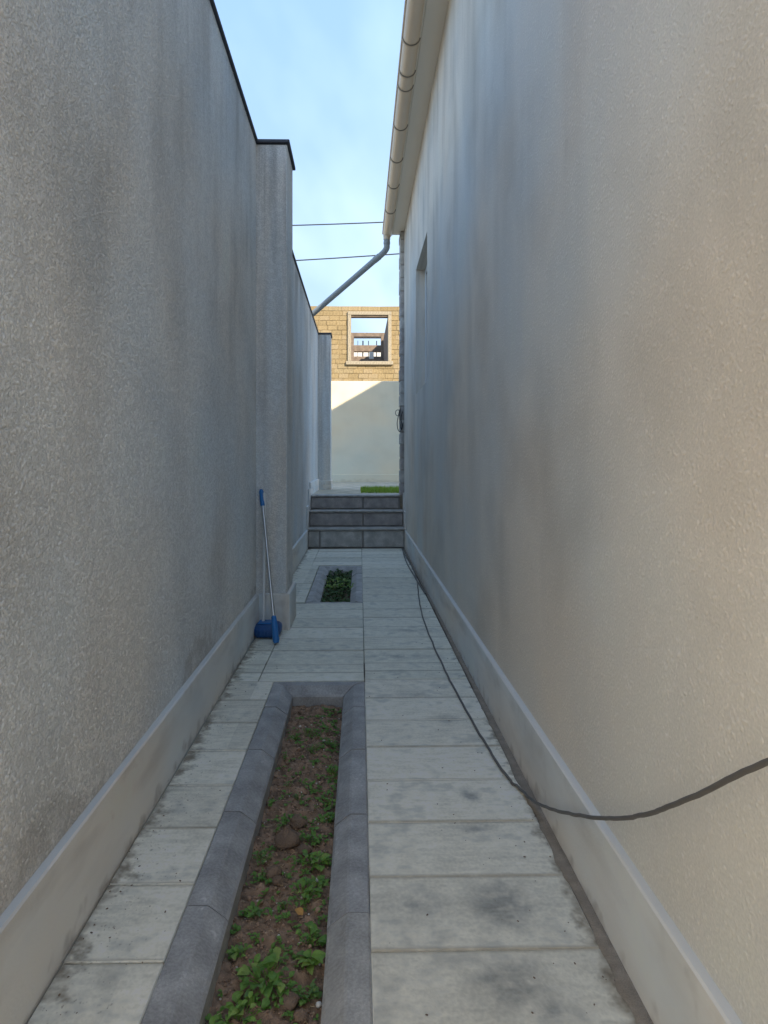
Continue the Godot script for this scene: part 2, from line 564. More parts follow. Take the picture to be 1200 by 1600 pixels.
func tile(parent, x0: float, x1: float, z0: float, z1: float):
	var g := 0.0016
	var st := new_st()
	var far := z0 < -3.98
	if far:
		u2_org = Vector3(-0.77, 0, -9.6)
		u2_size = Vector3(1.44, 1, 5.6)
	else:
		u2_org = Vector3(-0.77, 0, -4.0)
		u2_size = Vector3(1.44, 1, 4.0)
	uv_scale = 1.6
	uv_off = Vector2(rng.randf(), rng.randf())
	var y := rng.randf_range(-0.0016, 0.0016)
	var c := Vector3((x0 + x1) * 0.5, y, (z0 + z1) * 0.5)
	var b := Basis.from_euler(Vector3(rng.randf_range(-0.005, 0.005), rng.randf_range(-0.002, 0.002), rng.randf_range(-0.003, 0.003)))
	var hx := (x1 - x0) * 0.5 - g
	var hz := (z1 - z0) * 0.5 - g
	cbox(st, Vector3(-hx, -0.03, -hz), Vector3(hx, 0, hz), 0.003, Transform3D(b, c))
	obj("paving_tile", st, M.tile_back if z1 > 0.01 else (M.tile_far if far else M.tile_near), parent)

func build_path():
	var st := new_st()
	for r in [[0.031, 0.668, -9.6, 2.0], [-0.766, -0.486, -9.6, 2.0], [-0.485, 0.030, -9.6, -7.94], [-0.485, 0.030, -5.85, -3.77], [-0.485, 0.030, 0.35, 2.0]]:
		cbox(st, Vector3(r[0], -0.38, r[2]), Vector3(r[1], -0.032, r[3]), 0.0)
	var p := obj("path", st, M.bed)
	tag(p, "narrow tiled path between the two walls", "", "", "structure")
	# right column
	for k in range(-6, 27):
		var zn := -1.686 - TD * (k - 1)
		var zf := zn - TD
		if zf < -9.57: zf = -9.56
		if zn - zf > 0.05: tile(p, 0.0275, 0.618, zf, zn)
	# left strip beside the wall, and the full tiles between and past the planters
	for k in range(-6, 27):
		var zn := -1.663 - TD * (k - 1)
		var zf := zn - TD
		if zf < -9.57: zf = -9.56
		if zn - zf < 0.05: continue
		var mid := (zn + zf) * 0.5
		if (mid < -3.77 and mid > -5.85) or mid < -7.94 or mid > 0.4:
			var zz := zf
			var zy := zn
			if mid < -3.77 and mid > -5.85: zz = max(zf, -5.85)
			tile(p, -0.5748, 0.0275, zz, zy)
			if mid < -4.9 and mid > -5.42: continue
			tile(p, -0.738, -0.575, zz, zy)
		else:
			tile(p, -0.738, -0.4845, zf, zn)
	# ragged mortar and dirt in the gap along the right wall
	st = new_st()
	st.set_smooth_group(0)
	var prev := []
	var n := 260
	var nz := FastNoiseLite.new()
	nz.seed = 9
	nz.frequency = 5.0
	for i in n + 1:
		var z := 0.5 - 10.05 * i / n
		var near := clampf((z + 6.0) / 4.5, 0.0, 1.0)
		var w: float = 0.632 - (0.002 + 0.012 * near) - 0.018 * (0.4 + near) * max(0.0, nz.get_noise_2d(z, 0.0) + 0.25) - 0.006 * nz.get_noise_2d(z * 5.0, 3.0)
		var row := [Vector3(w, 0.0035, z), Vector3(lerpf(w, 0.66, 0.5), 0.005 + 0.003 * nz.get_noise_2d(z * 3.0, 8.0), z), Vector3(0.66, 0.013 + 0.005 * nz.get_noise_2d(z * 2.0, 5.0), z), Vector3(0.66, -0.03, z), Vector3(w, -0.03, z)]
		if i > 0:
			for j in 4:
				quad(st, prev[j], prev[j + 1], row[j + 1], row[j], [Vector3.UP, Vector3.UP, Vector3.RIGHT, Vector3.DOWN][j])
			quad(st, prev[4], prev[0], row[0], row[4], Vector3.LEFT)
		prev = row
	var d := obj("dirt_strip", st, triplanar(mat(lin(0.50, 0.42, 0.33), 0.95, M.kerb.heightmap_texture, 0.25, M.kerb.albedo_texture), 3.0))
	tag(d, "ragged brown strip of dirt where the paving meets the right wall", "dirt", "", "stuff")

func build_left_wall():
	var t := thing("boundary_wall", Vector3(-0.86, 0, -6), "tall grey roughcast boundary wall with two pillars and a thin dark coping, left of the path", "wall")
	u2_org = Vector3(-1, 0, -12.8)
	u2_size = Vector3(2, 3.63, 13.4)
	uv_scale = 0.95
	uv_off = Vector2.ZERO
	var st := new_st()
	panel_x(st, -0.768, -0.99, [-12.55, 9.0], [-0.39, 3.60])
	obj("wall_face", st, M.left, t)
	for z in [-4.95, -12.30]:
		st = new_st()
		cbox(st, Vector3(-0.80, -0.03, z - 0.42), Vector3(-0.54, 3.598, z), 0.006)
		var pl := obj("pillar", st, M.left, t)
		box("pillar_cap", Vector3(-1.02, 3.603, z - 0.46), Vector3(-0.520, 3.628, z + 0.020), 0.004, M.coping, pl)
	# coping in three lengths between the caps
	var cz := [9.02, -4.927, -5.413, -12.277]
	for i in [0, 2]:
		box("coping", Vector3(-1.010, 3.602, cz[i + 1]), Vector3(-0.750, 3.622, cz[i]), 0.004, M.coping, t)
	crumbs(t, M.w_left.get_image(), -0.7685, 1.0, 0.2, -4.94, 0.275, 3.598, 210000, 0.0033, 5, M.crumb_left, 0.62)
	# plinth with its ledge, wrapping round the pillars
	u2_size = Vector3(2, 0.275, 13.4)
	uv_scale = 1.5
	var py := 0.270
	for r in [[-0.742, 9.0, -4.922], [-0.742, -5.398, -9.56]]:
		st = new_st()
		cbox(st, Vector3(-0.775, -0.035, r[2]), Vector3(r[0], py, r[1]), 0.005)
		obj("plinth", st, M.plinth, t)
	st = new_st()
	cbox(st, Vector3(-0.78, -0.031, -5.396), Vector3(-0.514, py - 0.002, -4.924), 0.005)
	obj("plinth", st, M.plinth, t)
	st = new_st()
	cbox(st, Vector3(-0.79, 0.70, -12.75), Vector3(-0.52, 0.90, -12.27), 0.005)
	obj("plinth", st, M.plinth, t)
	# stepped skirting beside the steps
	for s in [[-9.562, -9.86, 0.60], [-9.862, -10.14, 0.84], [-10.142, -12.265, 0.93]]:
		st = new_st()
		cbox(st, Vector3(-0.775, 0.0, s[1]), Vector3(-0.744, s[2], s[0]), 0.004)
		obj("skirting", st, M.plinth, t)

# crumbs of plaster that stand proud of a wall across x, thick in patches
func crumbs(parent, weather: Image, x: float, s: float, z1: float, z0: float, y0: float, y1: float, count: int, size: float, sd: int, m, flat := 0.5):
	var r2 := RandomNumberGenerator.new()
	r2.seed = sd
	var n := FastNoiseLite.new()
	n.seed = sd
	n.frequency = 1.6
	n.fractal_octaves = 4
	var mm := MultiMesh.new()
	mm.transform_format = MultiMesh.TRANSFORM_3D
	mm.use_colors = true
	mm.mesh = clod_mesh(sd, 0.55, 6, 4)
	var list := []
	while list.size() < count:
		# more where the camera is near, as finer grain cannot be seen far off
		var z := lerpf(z1, z0, pow(r2.randf(), 1.25))
		var y := r2.randf_range(y0, y1)
		var thick := n.get_noise_2d(z * 1.3, y * 0.6)
		if r2.randf() > clampf(0.6 + 0.9 * thick, 0.25, 1.0): continue
		var e := size * (0.42 + 1.25 * pow(r2.randf(), 3.5))
		var b := Basis.from_euler(Vector3(r2.randf() * TAU, 0, 0)) * Basis.from_scale(Vector3(e * flat, e * r2.randf_range(0.7, 1.6), e))
		list.append(Transform3D(b, Vector3(x - s * e * 0.15, y, z)))
	mm.instance_count = list.size()
	var ww := weather.get_width()
	var wh := weather.get_height()
	for i in list.size():
		mm.set_instance_transform(i, list[i])
		var q: Vector3 = (list[i].origin - u2_org) / u2_size
		var c := weather.get_pixel(int(fposmod(q.z, 1.0) * (ww - 1)), int(clampf(1.0 - q.y, 0, 1) * (wh - 1))).srgb_to_linear()
		mm.set_instance_color(i, c)
	var g := MultiMeshInstance3D.new()
	g.multimesh = mm
	g.material_override = m
	g.name = numbered(parent, "roughcast")
	parent.add_child(g)
	g.position = -place_of(parent)
	g.set_meta("kind", "stuff")

func build_house():
	var t := thing("house", Vector3(0.9, 0, -5), "single storey plastered house with overhanging eave, forming the right side of the alley", "house")
	u2_org = Vector3(0, 0, -10.0)
	u2_size = Vector3(2, 4.75, 13.0)
	uv_scale = 0.85
	uv_off = Vector2.ZERO
	var st := new_st()
	panel_x(st, 0.67, 0.98, [-10.0, -7.92, -6.60, 0.3, 1.3], [-0.39, 2.045, 3.53, 4.72], Vector2i(1, 1))
	obj("wall", st, M.right, t)
	crumbs(t, M.w_right.get_image(), 0.6705, -1.0, 0.3, -6.5, 0.262, 4.70, 90000, 0.0040, 6, M.crumb_right, 0.40)
	# other walls and the ceiling, so that the rooms are closed
	st = new_st()
	cbox(st, Vector3(0.985, -0.38, -10.0), Vector3(9, 4.72, -9.7), 0.0)
	cbox(st, Vector3(0.985, -0.38, 1.0), Vector3(9, 4.72, 1.3), 0.0)
	cbox(st, Vector3(9.003, -0.38, -10.0), Vector3(9.3, 4.72, 1.3), 0.0)
	cbox(st, Vector3(0.985, -0.38, -9.69), Vector3(9.0, 0.3, 0.99), 0.0)
	obj("back_wall", st, M.inside, t)
	# plinth
	u2_size = Vector3(2, 0.262, 13.4)
	uv_scale = 1.5
	st = new_st()
	cbox(st, Vector3(0.645, -0.035, -9.56), Vector3(0.69, 0.258, 1.3), 0.005)
	obj("plinth", st, M.plinth, t)
	for s in [[-9.562, -9.86, 0.52], [-9.862, -10.04, 0.78]]:
		st = new_st()
		cbox(st, Vector3(0.648, 0.0, s[1]), Vector3(0.69, s[2], s[0]), 0.004)
		obj("skirting", st, M.plinth, t)
	st = new_st()
	tube(st, [Vector3(0.68, 1.09, 0.20), Vector3(0.645, 1.085, 0.20), Vector3(0.641, 1.11, 0.20)], 0.005, 8)
	obj("hook", st, M.iron, t)
	# window in its deep reveal
	st = new_st()
	var fx0 := 0.775
	var fx1 := 0.835
	for r in [[-7.917, -7.85, 2.048, 3.527], [-6.67, -6.603, 2.048, 3.527], [-7.848, -6.672, 2.048, 2.115], [-7.848, -6.672, 3.46, 3.527]]:
		cbox(st, Vector3(fx0, r[2], r[0]), Vector3(fx1, r[3], r[1]), 0.006)
	var wf := obj("window", st, M.frame, t)
	st = new_st()
	cbox(st, Vector3(fx0 + 0.006, 2.117, -7.29), Vector3(fx1 - 0.006, 3.458, -7.22), 0.006)
	obj("mullion", st, M.frame, wf)
	for r in [[-7.846, -7.292], [-7.218, -6.674]]:
		box("pane", Vector3(fx0 + 0.026, 2.117, r[0]), Vector3(fx0 + 0.030, 3.458, r[1]), 0.0, M.glass, wf)
	# rough unplastered stone end of the wall
	var y := 0.735
	while y < 4.66:
		var h: float = min(rng.randf_range(0.185, 0.20), 4.715 - y)
		var x0 := rng.randf_range(0.606, 0.618)
		st = new_st()
		cbox(st, Vector3(x0, y + 0.006, -10.34 + rng.randf_range(-0.02, 0.02)), Vector3(0.985, y + h - 0.004, -10.004), rng.randf_range(0.008, 0.016))
		obj("stone_block", st, M.block_dark if rng.randf() < 0.5 else M.block, t)
		y += h
	st = new_st()
	cbox(st, Vector3(0.624, 0.74, -10.32), Vector3(0.97, 4.71, -10.008), 0.0)
	obj("mortar", st, M.mortar, t)
	# eave: soffit board, fascia, roof
	box("soffit", Vector3(0.505, 4.722, -10.20), Vector3(9.4, 4.745, 1.42), 0.003, M.soffit, t)
	box("fascia", Vector3(0.478, 4.712, -10.20), Vector3(0.502, 4.900, 1.42), 0.003, M.soffit, t)
	box("end_board", Vector3(0.503, 4.747, -10.20), Vector3(1.2, 4.90, -10.176), 0.003, M.soffit, t)
	st = new_st()
	st.set_smooth_group(-1)
	var sl := tan(deg_to_rad(30.0))
	for side in [0, 1]:
		var a := Vector3(0.352, 4.815, 0)
		var r := Vector3(5.0, 4.815 + (5.0 - 0.352) * sl, 0)
		if side == 1: a.x = 9.65
		var th := Vector3(0, 0.03, 0)
		var z0 := Vector3(0, 0, -10.26)
		var z1 := Vector3(0, 0, 1.5)
		quad(st, a + z0, a + z1, r + z1, r + z0, Vector3.DOWN)
		quad(st, a + z0 + th, a + z1 + th, r + z1 + th, r + z0 + th, Vector3.UP)
		quad(st, a + z0, a + z1, a + z1 + th, a + z0 + th, Vector3.LEFT if side == 0 else Vector3.RIGHT)
		quad(st, a + z0, r + z0, r + z0 + th, a + z0 + th, Vector3.FORWARD)
		quad(st, a + z1, r + z1, r + z1 + th, a + z1 + th, Vector3.BACK)
	var roof := obj("roof", st, M.roof, t)
	for z in [-10.19, 1.40]:
		st = new_st()
		st.set_smooth_group(-1)
		tri(st, Vector3(0.506, 4.746, z), Vector3(9.5, 4.746, z), Vector3(5.0, 4.80 + (5.0 - 0.506) * sl, z), Vector3(0, 0, z))
		obj("gable", st, M.soffit, roof)
	# half round gutter
	var gc := Vector3(0.4225, 4.722, 0)
	var R := 0.069
	st = new_st()
	st.set_smooth_group(0)
	var seg := 16
	for ring in [R, R - 0.004]:
		for k in seg:
			var a0 := PI + PI * k / seg
			var a1 := PI + PI * (k + 1) / seg
			var p: Vector3 = gc + Vector3(cos(a0), sin(a0), 0) * ring
			var q: Vector3 = gc + Vector3(cos(a1), sin(a1), 0) * ring
			var o := Vector3(cos(a0), sin(a0), 0) * (1.0 if ring == R else -1.0)
			quad(st, p + Vector3(0, 0, -10.16), q + Vector3(0, 0, -10.16), q + Vector3(0, 0, 1.40), p + Vector3(0, 0, 1.40), o)
	st.set_smooth_group(-1)
	for k in range(1, seg):
		var a0 := PI + PI * k / seg
		var a1 := PI + PI * (k + 1) / seg
		tri(st, gc + Vector3(-R, 0, -10.16), gc + Vector3(cos(a0) * R, sin(a0) * R, -10.16), gc + Vector3(cos(a1) * R, sin(a1) * R, -10.16), Vector3.FORWARD)
	# rolled front lip
	tube(st, [gc + Vector3(-R - 0.004, 0.002, -10.16), gc + Vector3(-R - 0.004, 0.002, 1.40)], 0.008, 8)
	var gut := obj("gutter", st, M.gutter, t)
	for z in [-4.35, -5.44, -5.89, -6.12, -6.84, -7.58, -8.30, -9.14, -3.4, -2.6]:
		st = new_st()
		var arc := []
		for k in 17:
			var a := PI + PI * k / 16
			arc.append(gc + Vector3(cos(a) * (R + 0.0015), sin(a) * (R + 0.0015), z))
		tube(st, arc, 0.0065, 6)
		obj("bracket", st, M.seam, gut)
		st = new_st()
		arc = []
		for k in 17:
			var a := PI + PI * k / 16
			arc.append(gc + Vector3(cos(a) * (R - 0.001), sin(a) * (R - 0.001), z - 0.02))
		tube(st, arc, 0.0075, 6)
		obj("coupling", st, M.gutter, gut)
	# outlet, elbow and the long slanting downpipe that crosses to the boundary wall
	st = new_st()
	tube(st, [Vector3(0.41, 4.685, -10.06), Vector3(0.41, 4.60, -10.06)], [0.055, 0.052], 14)
	obj("outlet", st, M.gutter, gut)
	st = new_st()
	var path := catmull([Vector3(0.41, 4.61, -10.06), Vector3(0.41, 4.53, -10.06), Vector3(0.405, 4.475, -10.07), Vector3(0.36, 4.42, -10.11), Vector3(0.25, 4.345, -10.18)], 5)
	path.append(Vector3(-0.98, 3.625, -11.42))
	tube(st, path, 0.046, 14)
	var dp := obj("downpipe", st, M.pipe, gut)
	st = new_st()
	tube(st, [Vector3(0.41, 4.575, -10.06), Vector3(0.41, 4.535, -10.06)], 0.051, 14)
	obj("collar", st, M.pipe, dp)
	st = new_st()
	tube(st, [Vector3(0.30, 4.379, -10.15), Vector3(0.23, 4.334, -10.20)], 0.050, 14)
	obj("collar", st, M.pipe, dp)

func build_steps():
	var t := thing("stone_steps", Vector3(-0.05, 0, -9.9), "three rough stone block steps with mortar edges, closing the far end of the path", "steps")
	var X0 := -0.742
	var X1 := 0.646
	var defs := [[-9.57, 0.0, 0.262, 0.285, [-0.742, -0.575, 0.045, 0.646], M.block], [-9.85, 0.285, 0.500, 0.522, [-0.742, 0.048, 0.646], M.block_dark], [-10.12, 0.522, 0.716, 0.737, [-0.742, 0.05, 0.60], M.block_dark]]
	for i in 3:
		var d = defs[i]
		var st := new_st()
		cbox(st, Vector3(X0, d[1] - 0.02, d[0] - 0.32), Vector3(X1 - (0.03 if i == 2 else 0.0), d[2] - 0.003, d[0] - 0.022), 0.0)
		var step := obj("step", st, M.mortar, t)
		var xs = d[4]
		for k in xs.size() - 1:
			st = new_st()
			var gl := 0.008 if k > 0 else 0.001
			cbox(st, Vector3(xs[k] + gl + rng.randf() * 0.005, d[1] + 0.012, d[0] - 0.2), Vector3(xs[k + 1] - 0.009, d[2] - 0.012 - rng.randf() * 0.006, d[0] + rng.randf_range(-0.005, 0.004)), 0.010)
			obj("stone_block", st, d[5], step)
		# the uneven mortar lip that forms the edge of the tread
		st = new_st()
		st.set_smooth_group(0)
		var nz := FastNoiseLite.new()
		nz.seed = 60 + i
		nz.frequency = 4.0
		var prev := []
		for k in 57:
			var x: float = lerpf(X0, X1 - (0.04 if i == 2 else 0.0), k / 56.0)
			var e: float = d[0] + 0.014 + 0.006 * nz.get_noise_2d(x, 0.0)
			var low: float = d[2] - 0.004 + 0.010 * nz.get_noise_2d(x * 2.0, 4.0)
			var top: float = d[3] + 0.004 * nz.get_noise_2d(x * 1.4, 9.0)
			var row := [Vector3(x, top, d[0] - 0.33), Vector3(x, top, e - 0.012), Vector3(x, top - 0.006, e), Vector3(x, low, e - 0.002), Vector3(x, low, d[0] - 0.03)]
			if k > 0:
				for j in 4:
					quad(st, prev[j], prev[j + 1], row[j + 1], row[j], [Vector3.UP, Vector3(0, 1, 1), Vector3.BACK, Vector3.DOWN][j])
			prev = row
		obj("tread_edge", st, M.screed, step)

func build_yard_wall():
	var t := thing("yard_wall", Vector3(0, 0.73, -16.9), "cream rendered yard wall standing beyond the steps, partly in the shadow of the house", "wall")
	u2_org = Vector3(-6, 0.7, -18)
	u2_size = Vector3(12, 2.62, 4)
	uv_scale = 0.7
	uv_off = Vector2.ZERO
	var st := new_st()
	cbox(st, Vector3(-6, 0.70, -17.0), Vector3(6, 3.285, -16.8), 0.012)
	obj("wall_face", st, M.yard_wall, t)
	st = new_st()
	cbox(st, Vector3(-6, 0.70, -16.799), Vector3(6, 0.93, -16.77), 0.006)
	obj("plinth", st, M.yard_wall, t)

func build_stone_building():
	var t := thing("unfinished_building", Vector3(0.3, 0.73, -26.2), "unfinished golden limestone building with an empty framed window, rising behind the yard wall", "building")
	var Z := -26.0
	var top := 7.33
	var xa := -3.1
	var xb := 2.9
	var hx0 := -0.345
	var hx1 := 1.115
	var hy0 := 5.16
	var hy1 := 6.99
	# mortar core with the window hole, set back behind the stones' faces
	var st := new_st()
	for r in [[xa, xb, 0.7, hy0], [xa, hx0, hy0, hy1], [hx1, xb, hy0, hy1], [xa, xb, hy1, top - 0.01]]:
		cbox(st, Vector3(r[0], r[2], Z - 0.30), Vector3(r[1], r[3], Z - 0.022), 0.0)
	var face := obj("front_wall", st, M.stone_joint, t)
	var meshes := {}
	var rows := []
	var y := top
	var row := 0
	while y > 3.95:
		var h := 0.188
		var x := xa - (0.19 if row % 2 else 0.0) - rng.randf() * 0.06
		var long := 0.78 if row == 0 else 0.385
		while x < xb:
			var w: float = long * (1.0 if rng.randf() < 0.75 else rng.randf_range(0.6, 1.2))
			var a: float = max(x, xa)
			var b: float = min(x + w, xb)
			x += w
			var lo := y - h
			# clip against the window hole
			var pieces := [[a, b]]
			if lo < hy1 - 0.02 and y > hy0 + 0.02:
				pieces = []
				if a < hx0: pieces.append([a, min(b, hx0)])
				if b > hx1: pieces.append([max(a, hx1), b])
			for p in pieces:
				if p[1] - p[0] < 0.05: continue
				var key := "%d" % int(round((p[1] - p[0]) / 0.02))
				if not meshes.has(key):
					var s2 := new_st()
					var hw: float = round((p[1] - p[0]) / 0.02) * 0.01
					uv_off = Vector2.ZERO
					cbox(s2, Vector3(-hw + 0.004, -h * 0.5 + 0.005, -0.15), Vector3(hw - 0.004, h * 0.5 - 0.005, 0.0), 0.009)
					s2.generate_normals()
					meshes[key] = s2.commit()
				var tilt := Basis.from_euler(Vector3(0, rng.randf_range(-0.02, 0.02), rng.randf_range(-0.008, 0.008)))
				inst("stone", meshes[key], M.stone[rng.randi() % 5], face, Transform3D(tilt, Vector3((p[0] + p[1]) * 0.5, y - h * 0.5, Z + rng.randf_range(-0.010, 0.008))))
		y -= h
		row += 1
	# window surround
	for r in [[-0.47, -0.335, 5.17, 6.97], [1.105, 1.24, 5.17, 6.97]]:
		box("window_surround", Vector3(r[0], r[2], Z - 0.28), Vector3(r[1], r[3], Z + 0.09), 0.012, M.surround, t)
	box("window_surround", Vector3(-0.47, 6.972, Z - 0.28), Vector3(1.24, 7.11, Z + 0.09), 0.012, M.surround, t)
	box("window_sill", Vector3(-0.54, 5.03, Z - 0.28), Vector3(1.30, 5.167, Z + 0.13), 0.015, M.surround, t)
	# lintel edge, seen dark from below
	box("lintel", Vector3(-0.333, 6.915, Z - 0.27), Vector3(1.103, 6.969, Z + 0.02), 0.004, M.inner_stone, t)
	# the roofless room behind
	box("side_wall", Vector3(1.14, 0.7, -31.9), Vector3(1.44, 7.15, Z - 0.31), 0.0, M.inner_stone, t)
	st = new_st()
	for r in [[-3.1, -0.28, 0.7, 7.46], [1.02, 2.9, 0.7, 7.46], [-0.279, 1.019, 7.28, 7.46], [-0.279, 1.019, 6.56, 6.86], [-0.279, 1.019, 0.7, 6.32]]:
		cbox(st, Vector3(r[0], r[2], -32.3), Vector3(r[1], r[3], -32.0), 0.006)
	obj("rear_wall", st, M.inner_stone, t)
	box("lintel", Vector3(-0.277, 7.232, -32.28), Vector3(1.017, 7.278, -31.985), 0.004, M.iron, t)
	for p in [[-0.10, 0.012], [0.15, 0.03], [0.42, 0.018], [0.82, 0.022]]:
		st = new_st()
		tube(st, [Vector3(p[0], 6.30, -32.6), Vector3(p[0] + 0.01, 7.18, -32.6)], p[1], 6)
		obj("iron_post", st, M.iron, t)
	box("parapet", Vector3(-3.0, 0.7, -38.2), Vector3(3.0, 7.62, -38.0), 0.01, M.white_block, t)
	box("loose_block", Vector3(0.45, 6.06, -31.6), Vector3(0.66, 6.42, -31.3), 0.01, M.white_block, t)
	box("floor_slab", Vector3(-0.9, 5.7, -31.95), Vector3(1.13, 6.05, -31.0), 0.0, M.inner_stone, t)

# ---------------------------------------------------------------- planters
func kerb_piece(called, a: Vector3, b: Vector3, inward: Vector3, m, parent, mit_a := 0.0, mit_b := 0.0, wd := 0.118, y := 0.004):
	# outer top edge runs from a to b; mitres lengthen towards the inside
	var st := new_st()
	st.set_smooth_group(-1)
	uv_scale = 1.3
	uv_off = Vector2(rng.randf(), rng.randf())
	var d := (b - a).normalized()
	var s := wd / 0.118
	var prof := [Vector2(0.0, -0.16), Vector2(0.0, y - 0.006), Vector2(0.006, y), Vector2(0.058 * s, y), Vector2(0.066 * s, y - 0.003), Vector2(0.110 * s, y - 0.036), Vector2(wd, y - 0.046), Vector2(wd, -0.16)]
	var ra := []
	var rb := []
	for p in prof:
		ra.append(a + inward * p.x + Vector3.UP * p.y + d * (p.x * mit_a + (0.0022 if mit_a == 0 else 0.0008)))
		rb.append(b + inward * p.x + Vector3.UP * p.y - d * (p.x * mit_b + (0.0022 if mit_b == 0 else 0.0008)))
	for i in prof.size() - 1:
		var t: Vector2 = prof[i + 1] - prof[i]
		var o := -inward * t.y + Vector3.UP * t.x
		if i == prof.size() - 2: o = inward
		if i == 0: o = -inward
		if i >= 1 and i <= 5: o = Vector3.UP + inward * (0.5 if i > 3 else 0.0)
		quad(st, ra[i], ra[i + 1], rb[i + 1], rb[i], o)
	for i in range(1, prof.size() - 1):
		tri(st, ra[0], ra[i], ra[i + 1], -d)
		tri(st, rb[0], rb[i], rb[i + 1], d)
	return obj(called, st, m, parent)

func planter(called, label, x0, x1, zn, zf, joints_l: Array, joints_r: Array, far: bool) -> Node3D:
	var t := thing(called, Vector3((x0 + x1) * 0.5, 0, (zn + zf) * 0.5), label, "planter")
	var side = func(x, inward, joints):
		var zs: Array = [zf] + joints + [zn]
		for i in zs.size() - 1:
			var m = M.kerb_far if far else (M.kerb_pale if (inward.x < 0 and zs[i + 1] > -1.7) else M.kerb)
			kerb_piece("kerb_stone", Vector3(x + rng.randf_range(-0.001, 0.001), rng.randf_range(-0.003, 0.004), zs[i]), Vector3(x + rng.randf_range(-0.001, 0.001), rng.randf_range(-0.003, 0.004), zs[i + 1]), inward, m, t, 1.0 if i == 0 else 0.0, 1.0 if i == zs.size() - 2 else 0.0)
	side.call(x0, Vector3.RIGHT, joints_l)
	side.call(x1, Vector3.LEFT, joints_r)
	var mm = M.kerb_far if far else M.kerb
	kerb_piece("kerb_stone", Vector3(x0, 0, zf), Vector3(x1, 0, zf), Vector3.BACK, mm, t, 1.0, 1.0)
	kerb_piece("kerb_stone", Vector3(x0, 0, zn), Vector3(x1, 0, zn), Vector3.FORWARD, mm, t, 1.0, 1.0, 0.118 if not far else 0.05)
	return t

func soil_height(x: float, z: float) -> float:
	var h := -0.100 + 0.020 * soil_n.get_noise_2d(x * 1.0, z * 1.0) + 0.012 * soil_n.get_noise_2d(x * 4.0, z * 4.0 + 7.0)
	h += 0.016 * exp(-pow((x + 0.22) / 0.11, 2.0))
	return h

var soil_n := FastNoiseLite.new()

func soil(parent, x0, x1, z0, z1, step, dark := 1.0):
	var st := new_st()
	st.set_smooth_group(0)
	uv_scale = 2.2
	var nx := int((x1 - x0) / step)
	var nz := int((z1 - z0) / step)
	var fine := FastNoiseLite.new()
	fine.seed = 77
	fine.frequency = 34.0
	fine.fractal_octaves = 3
	var pts := []
	var cols := []
	for j in nz + 1:
		for i in nx + 1:
			var x: float = x0 + (x1 - x0) * i / nx
			var z: float = z0 + (z1 - z0) * j / nz
			var f := fine.get_noise_2d(x, z)
			pts.append(Vector3(x, soil_height(x, z) + 0.006 * f + 0.004 * fine.get_noise_2d(x * 2.3, z * 2.3), z))
			var k := (0.85 + 0.5 * f + 0.5 * soil_n.get_noise_2d(x * 3.0 + 5.0, z * 3.0)) * dark
			cols.append(Color(0.32 * k, 0.21 * k, 0.14 * k))
	for j in nz:
		for i in nx:
			var q := [j * (nx + 1) + i, j * (nx + 1) + i + 1, (j + 1) * (nx + 1) + i + 1, (j + 1) * (nx + 1) + i]
			for w in [[0, 1, 2], [0, 2, 3]]:
				for v in w:
					st.set_color(cols[q[v]])
					st.set_uv(Vector2(pts[q[v]].x, pts[q[v]].z) * 2.2)
					st.add_vertex(pts[q[v]])
	obj("soil", st, M.soil, parent)

